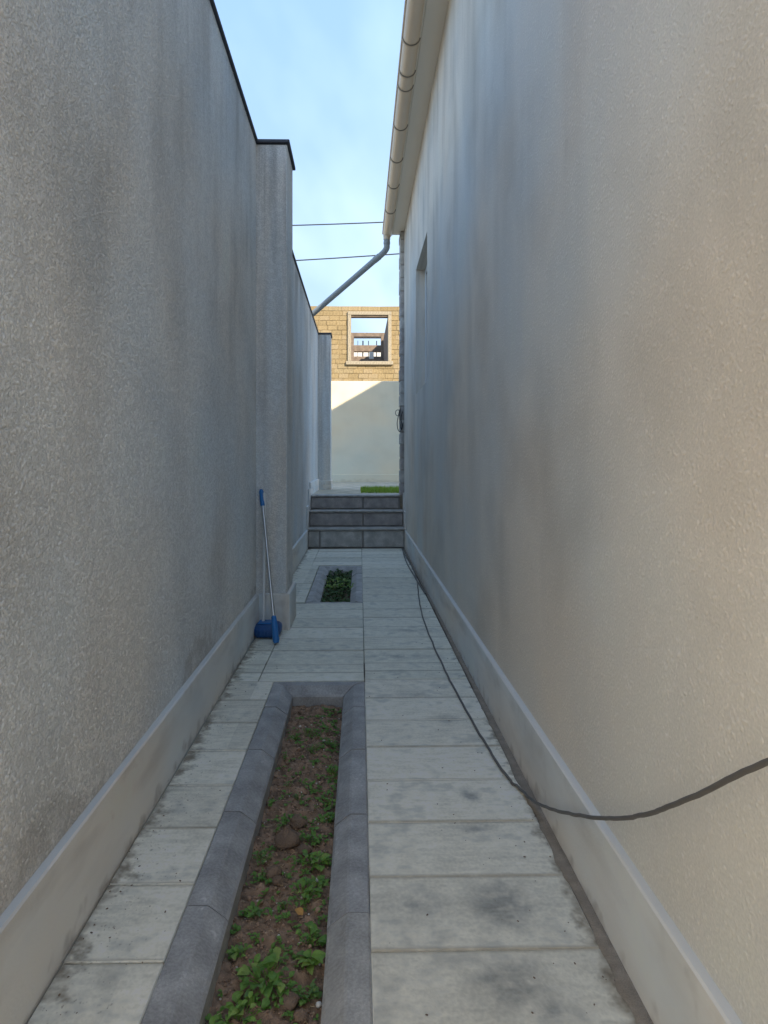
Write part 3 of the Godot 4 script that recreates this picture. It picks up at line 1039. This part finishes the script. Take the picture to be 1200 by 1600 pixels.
func build_planters():
	soil_n.seed = 31
	soil_n.frequency = 5.0
	soil_n.fractal_octaves = 3
	var t := planter("long_planter", "long sunken planting bed edged with dark grey kerbstones, in the foreground path", -0.484, 0.0285, 0.34, -3.757, [-3.37, -2.87, -2.365, -1.86, -1.36, -0.86, -0.36], [-3.37, -2.87, -2.34, -1.83, -1.33, -0.83, -0.33], false)
	soil(t, -0.37, -0.085, -3.645, -1.0, 0.0085)
	soil(t, -0.37, -0.085, -1.0, 0.23, 0.03)
	var f := planter("short_planter", "short planting bed with pale grey kerbs overgrown with dark weeds, near the steps", -0.48, 0.0285, -5.855, -7.935, [-7.4, -6.9, -6.4], [-7.4, -6.9, -6.4], true)
	soil(f, -0.37, -0.085, -7.83, -5.9, 0.03, 0.7)
	# loose grit on the soil
	var pm := clod_mesh(3, 0.35, 6, 4)
	var mm := MultiMesh.new()
	mm.transform_format = MultiMesh.TRANSFORM_3D
	mm.use_colors = true
	mm.mesh = pm
	mm.instance_count = 2600
	for i in 2600:
		var z := -1.35 - pow(rng.randf(), 1.3) * 2.25
		var x := rng.randf_range(-0.365, -0.09)
		var s := rng.randf_range(0.0015, 0.0045) * (1.0 if rng.randf() < 0.93 else 2.0)
		var b := Basis.from_euler(Vector3(rng.randf() * 6.0, rng.randf() * 6.0, rng.randf() * 6.0)).scaled(Vector3(s, s * 0.8, s))
		mm.set_instance_transform(i, Transform3D(b, Vector3(x, soil_height(x, z) + s * 0.6, z)))
		var k := rng.randf_range(0.6, 1.5)
		var c := Color(0.31 * k, 0.20 * k, 0.135 * k)
		var q := rng.randf()
		if q < 0.035: c = Color(0.62, 0.58, 0.52)
		elif q < 0.12: c = Color(0.30 * k, 0.22 * k, 0.15 * k)
		mm.set_instance_color(i, c)
	var g := MultiMeshInstance3D.new()
	g.name = "grit"
	g.multimesh = mm
	g.material_override = M.pebble
	add_child(g)
	tag(g, "fine brown and white grit scattered over the soil of the long planter", "grit", "", "stuff")
	# dry stalks on the soil and small litter on the paving
	var st := new_st()
	for i in 150:
		var z := -1.4 - rng.randf() * 2.1
		var x := rng.randf_range(-0.35, -0.10)
		var a := rng.randf() * TAU
		var l := rng.randf_range(0.008, 0.035)
		var y := soil_height(x, z) + 0.008
		tube(st, [Vector3(x, y, z), Vector3(x + cos(a) * l * 0.5, y + rng.randf() * 0.006, z + sin(a) * l * 0.5), Vector3(x + cos(a + 0.3) * l, y, z + sin(a + 0.3) * l)], 0.0007, 3, false)
	tag(obj("dry_stalks", st, M.straw), "thin dry stalks scattered on the soil of the long planter", "stalks", "", "stuff")
	st = new_st()
	for i in 330:
		var z := -1.35 - pow(rng.randf(), 1.5) * 6.0
		var q := rng.randf()
		var x := -0.735 + pow(rng.randf(), 2.0) * 0.25 if q < 0.45 else (0.63 - pow(rng.randf(), 2.5) * 0.58)
		if x > -0.49 and x < 0.03: continue
		var e := rng.randf_range(0.0012, 0.0038)
		cbox(st, Vector3(-e, 0, -e * 0.6), Vector3(e, e * 0.7, e * 0.6), e * 0.3, Transform3D(Basis.from_euler(Vector3(rng.randf_range(-0.3, 0.3), rng.randf() * TAU, 0)), Vector3(x, 0.001, z)))
	tag(obj("litter", st, M.clod), "small brown crumbs of dirt scattered on the paving along the walls", "dirt", "", "stuff")
	# clods
	var cl := [[-0.25, -2.31, 0.042, "largest brown clod of earth, mid planter beside the left weeds"], [-0.225, -2.42, 0.030, "rounded brown clod just behind the largest clod"], [-0.275, -2.13, 0.026, "brown clod in front of the largest clod, beside a white chip"], [-0.255, -2.08, 0.018, "small pointed brown clod nearest in front of the clod pair"], [-0.19, -2.27, 0.024, "dark brown clod right of the largest clod"], [-0.175, -1.64, 0.026, "reddish brown clod right of the big foreground weed clump"], [-0.14, -1.58, 0.018, "light brown clod by the right kerb in the foreground"], [-0.10, -1.69, 0.013, "small tan clod touching the right kerb"]]
	for i in cl.size():
		var c = cl[i]
		var o := inst("clod", clod_mesh(40 + i, 0.5, 12, 8), M.clod, self, Transform3D(Basis.from_euler(Vector3(0, rng.randf() * 6.0, 0)).scaled(Vector3(c[2], c[2] * 0.72, c[2] * 0.95)), Vector3(c[0], soil_height(c[0], c[1]) + c[2] * 0.45, c[1])))
		tag(o, c[3], "clod", "clods in the long planter")
	for c in [[-0.283, -2.17, 0.009, "white stone chip on the brown clod by the left weeds"], [-0.10, -1.62, 0.008, "white stone chip lying by the right kerb in the foreground"], [-0.15, -1.595, 0.006, "tiny white stone chip in the foreground soil"]]:
		var o := inst("stone_chip", clod_mesh(int(c[2] * 9000), 0.4, 8, 6), M.white_block, self, Transform3D(Basis().scaled(Vector3(c[2], c[2] * 0.6, c[2])), Vector3(c[0], soil_height(c[0], c[1]) + 0.012, c[1])))
		tag(o, c[3], "stone", "white chips in the long planter")
	st = new_st()
	leaf_shape(st, Transform3D(Basis.from_euler(Vector3(0.2, 1.0, 0.1)).scaled(Vector3.ONE * 0.03), Vector3(-0.165, soil_height(-0.16, -1.93) + 0.012, -1.93)), 0.8)
	tag(obj("fallen_leaf", st, M.dry), "small dry orange leaf lying on the soil", "leaf")

func clod_mesh(sd: int, amp: float, nu: int, nv: int) -> ArrayMesh:
	var n := FastNoiseLite.new()
	n.seed = sd
	n.frequency = 0.9
	n.fractal_octaves = 3
	var st := new_st()
	st.set_smooth_group(0)
	var P = func(i, j):
		var th: float = PI * j / nv
		var ph: float = TAU * (i % nu) / nu
		var v := Vector3(sin(th) * cos(ph), cos(th), sin(th) * sin(ph))
		if j == 0 or j == nv: v = Vector3(0, cos(th), 0)
		return v * (1.0 + amp * n.get_noise_3dv(v * 1.3))
	for j in nv:
		for i in nu:
			var a: Vector3 = P.call(i, j)
			var c: Vector3 = P.call(i + 1, j + 1)
			st.set_uv(Vector2.ZERO)
			quad(st, a, P.call(i + 1, j), c, P.call(i, j + 1), a + c)
	st.generate_normals()
	return st.commit()

# ---------------------------------------------------------------- plants
# an ovate leaf of length 1 along -z from its stalk, folded along the midrib
func leaf_shape(st: SurfaceTool, xf: Transform3D, wide := 0.62):
	st.set_smooth_group(-1)
	var n := 6
	var prev := []
	for i in n + 1:
		var t := float(i) / n
		var w: float = wide * 0.5 * pow(sin(PI * pow(t, 0.72)), 0.85)
		if i == 0: w = 0.02
		if i == n: w = 0.0
		var y := 0.20 * sin(t * 2.4) - 0.12 * t * t
		var row := [xf * Vector3(-w, y + w * 0.28, -t), xf * Vector3(0, y, -t), xf * Vector3(w, y + w * 0.28, -t)]
		if i > 0:
			quad(st, prev[0], prev[1], row[1], row[0], xf.basis.y)
			quad(st, prev[1], prev[2], row[2], row[1], xf.basis.y)
		prev = row

func build_weeds():
	var lm := []
	for w in [0.5, 0.66, 0.8]:
		var st := new_st()
		leaf_shape(st, Transform3D(), w)
		st.generate_normals()
		lm.append(st.commit())
	# x, z, radius, leaves, leaf size, tone, label
	var D := [
		[-0.235, -1.70, 0.075, 40, 0.040, 0, "largest leafy green weed clump, in the foreground of the long planter"],
		[-0.285, -1.60, 0.060, 30, 0.036, 1, "bright green broad leaved clump in front of the largest weed"],
		[-0.33, -1.55, 0.035, 12, 0.022, 1, "small weed at the front left kerb corner of the view"],
		[-0.325, -1.80, 0.035, 14, 0.026, 1, "pale green sprig beside the left kerb, behind the foreground clumps"],
		[-0.135, -1.84, 0.042, 20, 0.034, 0, "leafy weed tuft behind the single broad leaf plant at the right"],
		[-0.130, -1.755, 0.030, 8, 0.055, 1, "weed with one big yellow green leaf beside the right kerb"],
		[-0.130, -1.665, 0.035, 16, 0.024, 2, "dull green low weed by the right kerb in the foreground"],
		[-0.31, -1.97, 0.035, 14, 0.030, 0, "green rosette close to the left kerb, near the second kerb joint"],
		[-0.17, -2.025, 0.052, 26, 0.028, 0, "wide ragged weed patch right of centre, behind the orange leaf"],
		[-0.225, -1.985, 0.018, 7, 0.018, 2, "tiny weed sprig left of the wide ragged patch"],
		[-0.31, -2.14, 0.040, 18, 0.024, 0, "green weed against the left kerb beside the white chip"],
		[-0.32, -2.23, 0.038, 20, 0.020, 2, "dull small leaved weed at the left kerb beside the largest clod"],
		[-0.28, -2.44, 0.030, 14, 0.022, 0, "little upright weed just behind the largest clod on its left"],
		[-0.15, -2.20, 0.055, 26, 0.040, 1, "long leaved bright weed against the right kerb, right of the clods"],
		[-0.125, -2.08, 0.035, 16, 0.026, 0, "weed between the long leaved weed and the wide ragged patch"],
		[-0.17, -2.33, 0.042, 20, 0.030, 0, "green weed right behind the dark clod"],
		[-0.12, -2.46, 0.045, 24, 0.026, 0, "weed spilling onto the right kerb at mid length of the planter"],
		[-0.11, -2.60, 0.035, 18, 0.022, 1, "narrow weed along the right kerb, behind the mid length one"],
		[-0.11, -2.82, 0.045, 22, 0.022, 0, "weed by the right kerb below the far ground cover"],
		[-0.24, -2.62, 0.024, 9, 0.020, 2, "isolated small weed in the middle of the bare soil"],
		[-0.29, -2.72, 0.022, 8, 0.018, 2, "faint weed sprig on the left of the bare soil"],
		[-0.21, -3.05, 0.040, 24, 0.016, 2, "low spreading weed on the right, far part of the long planter"],
		[-0.13, -3.12, 0.040, 24, 0.016, 2, "low weed against the right kerb, far part of the long planter"],
		[-0.25, -3.26, 0.040, 22, 0.018, 0, "green tuft in the middle near the far end of the long planter"],
		[-0.31, -3.20, 0.030, 14, 0.018, 0, "farthest weed at the left kerb of the long planter"]]
	for d in D:
		var y := soil_height(d[0], d[1])
		var t := thing("weed", Vector3(d[0], y, d[1]), d[6], "weed", "weeds in the long planter")
		var near: bool = d[1] > -2.3
		var joined := new_st()
		var stems := new_st()
		for i in int(d[3] * 1.25):
			var a := rng.randf() * TAU
			var r: float = d[2] * sqrt(rng.randf())
			var px: float = clampf(d[0] + cos(a) * r, -0.362, -0.095)
			var p := Vector3(px, 0, d[1] + sin(a) * r)
			var lift: float = 0.010 + rng.randf() * d[2] * 0.45 * (1.0 - r / d[2] * 0.5)
			p.y = soil_height(p.x, p.z) + lift
			var s: float = d[4] * rng.randf_range(0.40, 0.95)
			var b := Basis.from_euler(Vector3(rng.randf_range(-0.35, 0.65), -a - PI * 0.5 + rng.randf_range(-0.9, 0.9), rng.randf_range(-0.4, 0.4))).scaled(Vector3.ONE * s)
			var back := b * Vector3(0, 0, 0.5)
			var xf := Transform3D(b, p + back)
			if near:
				var tone: int = d[5] if rng.randf() < 0.6 else rng.randi() % 4
				inst("leaf", lm[rng.randi() % 3], M.leaf[tone], t, xf)
			else:
				leaf_shape(joined, xf, 0.66)
			tube(stems, [Vector3(d[0] + (p.x - d[0]) * 0.35, soil_height(d[0], d[1]) - 0.002, d[1] + (p.z - d[1]) * 0.35), xf.origin], 0.0011, 3, false)
		if not near: obj("foliage", joined, M.leaf[d[5]], t)
		obj("stem", stems, M.leaf[1], t)
	# thick low growth in the short planter
	var st := new_st()
	for i in 900:
		var x := rng.randf_range(-0.365, -0.09)
		var z := -7.80 + rng.randf() * 1.9
		var hgt: float = 0.012 + 0.035 * rng.randf() * (0.6 + 0.8 * max(0.0, soil_n.get_noise_2d(x * 2.0, z * 2.0) + 0.5))
		var b := Basis.from_euler(Vector3(rng.randf_range(-0.4, 0.7), rng.randf() * TAU, rng.randf_range(-0.5, 0.5))).scaled(Vector3.ONE * rng.randf_range(0.025, 0.045))
		leaf_shape(st, Transform3D(b, Vector3(x, soil_height(x, z) + hgt, z)), 0.7)
	tag(obj("ground_cover", st, M.leaf_dark), "dense dark green weeds filling the short planter", "weeds", "", "stuff")
	st = new_st()
	for i in 60:
		var x := rng.randf_range(-0.34, -0.06)
		var z := -6.95 + rng.randf_range(-0.25, 0.25)
		var b := Basis.from_euler(Vector3(rng.randf_range(-0.2, 0.7), rng.randf() * TAU, rng.randf_range(-0.4, 0.4))).scaled(Vector3.ONE * rng.randf_range(0.035, 0.055))
		leaf_shape(st, Transform3D(b, Vector3(x, soil_height(x, z) + 0.05 + 0.02 * rng.randf(), z)), 0.6)
	tag(obj("pale_weeds", st, M.leaf[3]), "paler green leaves standing above the dark weeds of the short planter", "weeds", "", "stuff")
	# sparse tiny seedlings on the far soil of the long planter
	st = new_st()
	for i in 1100:
		var z := -1.5 - rng.randf() * 2.05
		var x := rng.randf_range(-0.36, -0.095)
		if z < -2.6 and rng.randf() < 0.6: x = rng.randf_range(-0.22, -0.095)
		if soil_n.get_noise_2d(x * 2.2 + 40.0, z * 2.2) < 0.02: continue
		for k in 3:
			var b := Basis.from_euler(Vector3(rng.randf_range(0.0, 0.6), rng.randf() * TAU, rng.randf_range(-0.3, 0.3))).scaled(Vector3.ONE * rng.randf_range(0.007, 0.019))
			leaf_shape(st, Transform3D(b, Vector3(x, soil_height(x, z) + 0.006, z)), 0.6)
	tag(obj("seedlings", st, M.leaf[0]), "tiny scattered seedlings on the brown soil of the long planter", "seedlings", "", "stuff")

func build_grass():
	var st := new_st()
	st.set_smooth_group(-1)
	for i in 2600:
		var x := 0.02 + rng.randf() * 0.75
		var z := -12.6 + rng.randf() * 1.7
		var h := rng.randf_range(0.03, 0.085)
		var a := rng.randf() * TAU
		var w := Vector3(cos(a), 0, sin(a)) * 0.006
		var lean := Vector3(rng.randf_range(-0.03, 0.03), h, rng.randf_range(-0.03, 0.03))
		var p := Vector3(x, 0.732, z)
		tri(st, p - w, p + w, p + lean, Vector3.UP)
	tag(obj("grass", st, M.grass), "strip of bright green grass in the yard beyond the steps", "grass", "", "stuff")

# ---------------------------------------------------------------- small things
func build_hose():
	var st := new_st()
	var pts := [Vector3(0.80, 0.012, 2.3), Vector3(0.66, 0.02, 1.5), Vector3(0.640, 0.35, 1.25), Vector3(0.655, 0.80, 0.75), Vector3(0.657, 1.10, 0.20), Vector3(0.650, 1.06, -0.35), Vector3(0.635, 0.93, -0.75), Vector3(0.622, 0.794, -0.985), Vector3(0.618, 0.612, -1.233), Vector3(0.622, 0.457, -1.461), Vector3(0.624, 0.303, -1.741), Vector3(0.622, 0.150, -2.066), Vector3(0.614, 0.045, -2.33), Vector3(0.600, 0.012, -2.50), Vector3(0.572, 0.0095, -2.62), Vector3(0.536, 0.0085, -3.12), Vector3(0.509, 0.0085, -3.83), Vector3(0.495, 0.0085, -4.85), Vector3(0.524, 0.0085, -5.85), Vector3(0.600, 0.0085, -6.97), Vector3(0.612, 0.0085, -7.83), Vector3(0.602, 0.0085, -8.63), Vector3(0.600, 0.0085, -9.45)]
	var line := catmull(pts, 10)
	var wob := FastNoiseLite.new()
	wob.seed = 12
	wob.frequency = 2.2
	for i in line.size():
		line[i] += Vector3(0.007 * wob.get_noise_2d(i * 0.12, 0.0), max(0.0, 0.004 * wob.get_noise_2d(i * 0.12, 9.0)), 0)
	tube(st, line, 0.0052, 10)
	tag(obj("hose", st, M.hose), "dark grey hose trailing along the path and hanging up against the right wall", "hose")
	st = new_st()
	pts = [Vector3(0.612, 0.012, -6.2), Vector3(0.590, 0.0095, -7.2), Vector3(0.575, 0.0095, -8.0), Vector3(0.585, 0.0095, -8.8), Vector3(0.61, 0.0095, -9.45)]
	tube(st, catmull(pts, 8), 0.007, 8)
	tag(obj("cord", st, M.hose), "thin dark cord lying beside the far end of the hose", "cord")

func build_cleaning_tools():
	var bot := Vector3(-0.566, 0.012, -4.53)
	var topp := Vector3(-0.728, 1.037, -4.930)
	var t := thing("mop", Vector3(-0.566, 0, -4.53), "steel handled mop with blue grip and blue socket, leaning on the wall pillar", "mop")
	var L = func(k): return bot.lerp(topp, k)
	var st := new_st()
	tube(st, [L.call(0.14), L.call(0.90)], 0.0115, 12)
	obj("handle", st, M.steel, t)
	st = new_st()
	tube(st, [L.call(0.885), L.call(0.89), L.call(0.94), L.call(0.985), L.call(1.0)], [0.014, 0.0165, 0.0175, 0.0165, 0.010], 12)
	obj("grip", st, M.blue, t)
	st = new_st()
	tube(st, [L.call(0.0), L.call(0.02), L.call(0.07), L.call(0.10), L.call(0.16), L.call(0.165)], [0.018, 0.024, 0.021, 0.022, 0.017, 0.013], 12)
	obj("socket", st, M.blue, t)
	# dustpan standing in the corner
	t = thing("dustpan", Vector3(-0.655, 0, -4.80), "blue plastic dustpan with a long white handle, standing in the corner by the pillar", "dustpan")
	st = new_st()
	st.set_smooth_group(0)
	var rings := []
	var cx := -0.655
	# sections from the back (against the pillar) to the mouth
	for s in [[-4.90, 0.060, 0.050, 0.055], [-4.885, 0.084, 0.085, 0.055], [-4.84, 0.094, 0.105, 0.058], [-4.78, 0.097, 0.108, 0.058], [-4.72, 0.095, 0.098, 0.054], [-4.685, 0.086, 0.080, 0.050], [-4.668, 0.06, 0.055, 0.05]]:
		var ring := []
		for k in 24:
			var a := TAU * k / 24
			var ca := cos(a)
			var sa := sin(a)
			var e := 0.62
			ring.append(Vector3(cx + s[1] * signf(ca) * pow(abs(ca), e), max(0.004, (s[3] + s[2] * 0.52 * signf(sa) * pow(abs(sa), e)) * 0.82), s[0]))
		rings.append(ring)
	for i in rings.size() - 1:
		for k in 24:
			var l := (k + 1) % 24
			var o: Vector3 = rings[i][k] - Vector3(cx, 0.05, rings[i][k].z)
			quad(st, rings[i][k], rings[i][l], rings[i + 1][l], rings[i + 1][k], o)
	for e in [0, rings.size() - 1]:
		for k in range(1, 23):
			tri(st, rings[e][0], rings[e][k], rings[e][k + 1], Vector3(0, 0, -1 if e == 0 else 1))
	obj("scoop", st, M.blue_dark, t)
	st = new_st()
	cbox(st, Vector3(-0.725, 0.087, -4.84), Vector3(-0.60, 0.098, -4.74), 0.004)
	obj("hinge_plate", st, M.blue, t)
	for k in 6:
		var x := -0.72 + k * 0.024
		box("rib", Vector3(x, 0.012, -4.674), Vector3(x + 0.006, 0.068, -4.664), 0.002, M.blue_dark, t)
	st = new_st()
	tube(st, [Vector3(-0.692, 0.085, -4.80), Vector3(-0.694, 0.4, -4.835), Vector3(-0.700, 1.015, -4.905)], 0.011, 10)
	obj("handle", st, M.white, t)

func build_wires():
	for d in [[6.20, 6.30, "upper dark power cable crossing the sky between the wall and the gutter"], [5.46, 5.62, "lower dark power cable crossing the sky behind the slanting downpipe"]]:
		var st := new_st()
		var pts := []
		for k in 41:
			var x := -14.0 + 30.0 * k / 40.0
			pts.append(Vector3(x, lerpf(d[0], d[1], (x + 1.4) / 2.2) - 0.0 + 0.004 * x * x, -14.0))
		tube(st, pts, 0.013, 6)
		tag(obj("power_cable", st, M.wire), d[2], "cable", "power cables")
	var st := new_st()
	var c := Vector3(0.572, 1.98, -10.0)
	var pts := []
	for k in 25:
		var a := TAU * k / 24.0
		pts.append(c + Vector3(cos(a) * 0.034, sin(a) * 0.045, 0.01 * sin(a * 2.0)))
	tube(st, pts, 0.005, 6)
	tube(st, catmull([Vector3(0.60, 2.02, -10.0), Vector3(0.58, 1.93, -9.99), Vector3(0.562, 1.82, -9.985), Vector3(0.575, 1.73, -9.99), Vector3(0.61, 1.70, -9.99), Vector3(0.632, 1.78, -9.99), Vector3(0.62, 1.9, -9.995), Vector3(0.645, 2.0, -9.99)], 6), 0.006, 6)
	tube(st, catmull([Vector3(0.61, 2.05, -9.99), Vector3(0.60, 1.88, -9.985), Vector3(0.625, 1.72, -9.985), Vector3(0.65, 1.83, -9.985)], 6), 0.006, 6)
	tag(obj("wire_coil", st, M.wire), "tangle of dark loose wires hanging at the rough stone corner of the house", "wires")
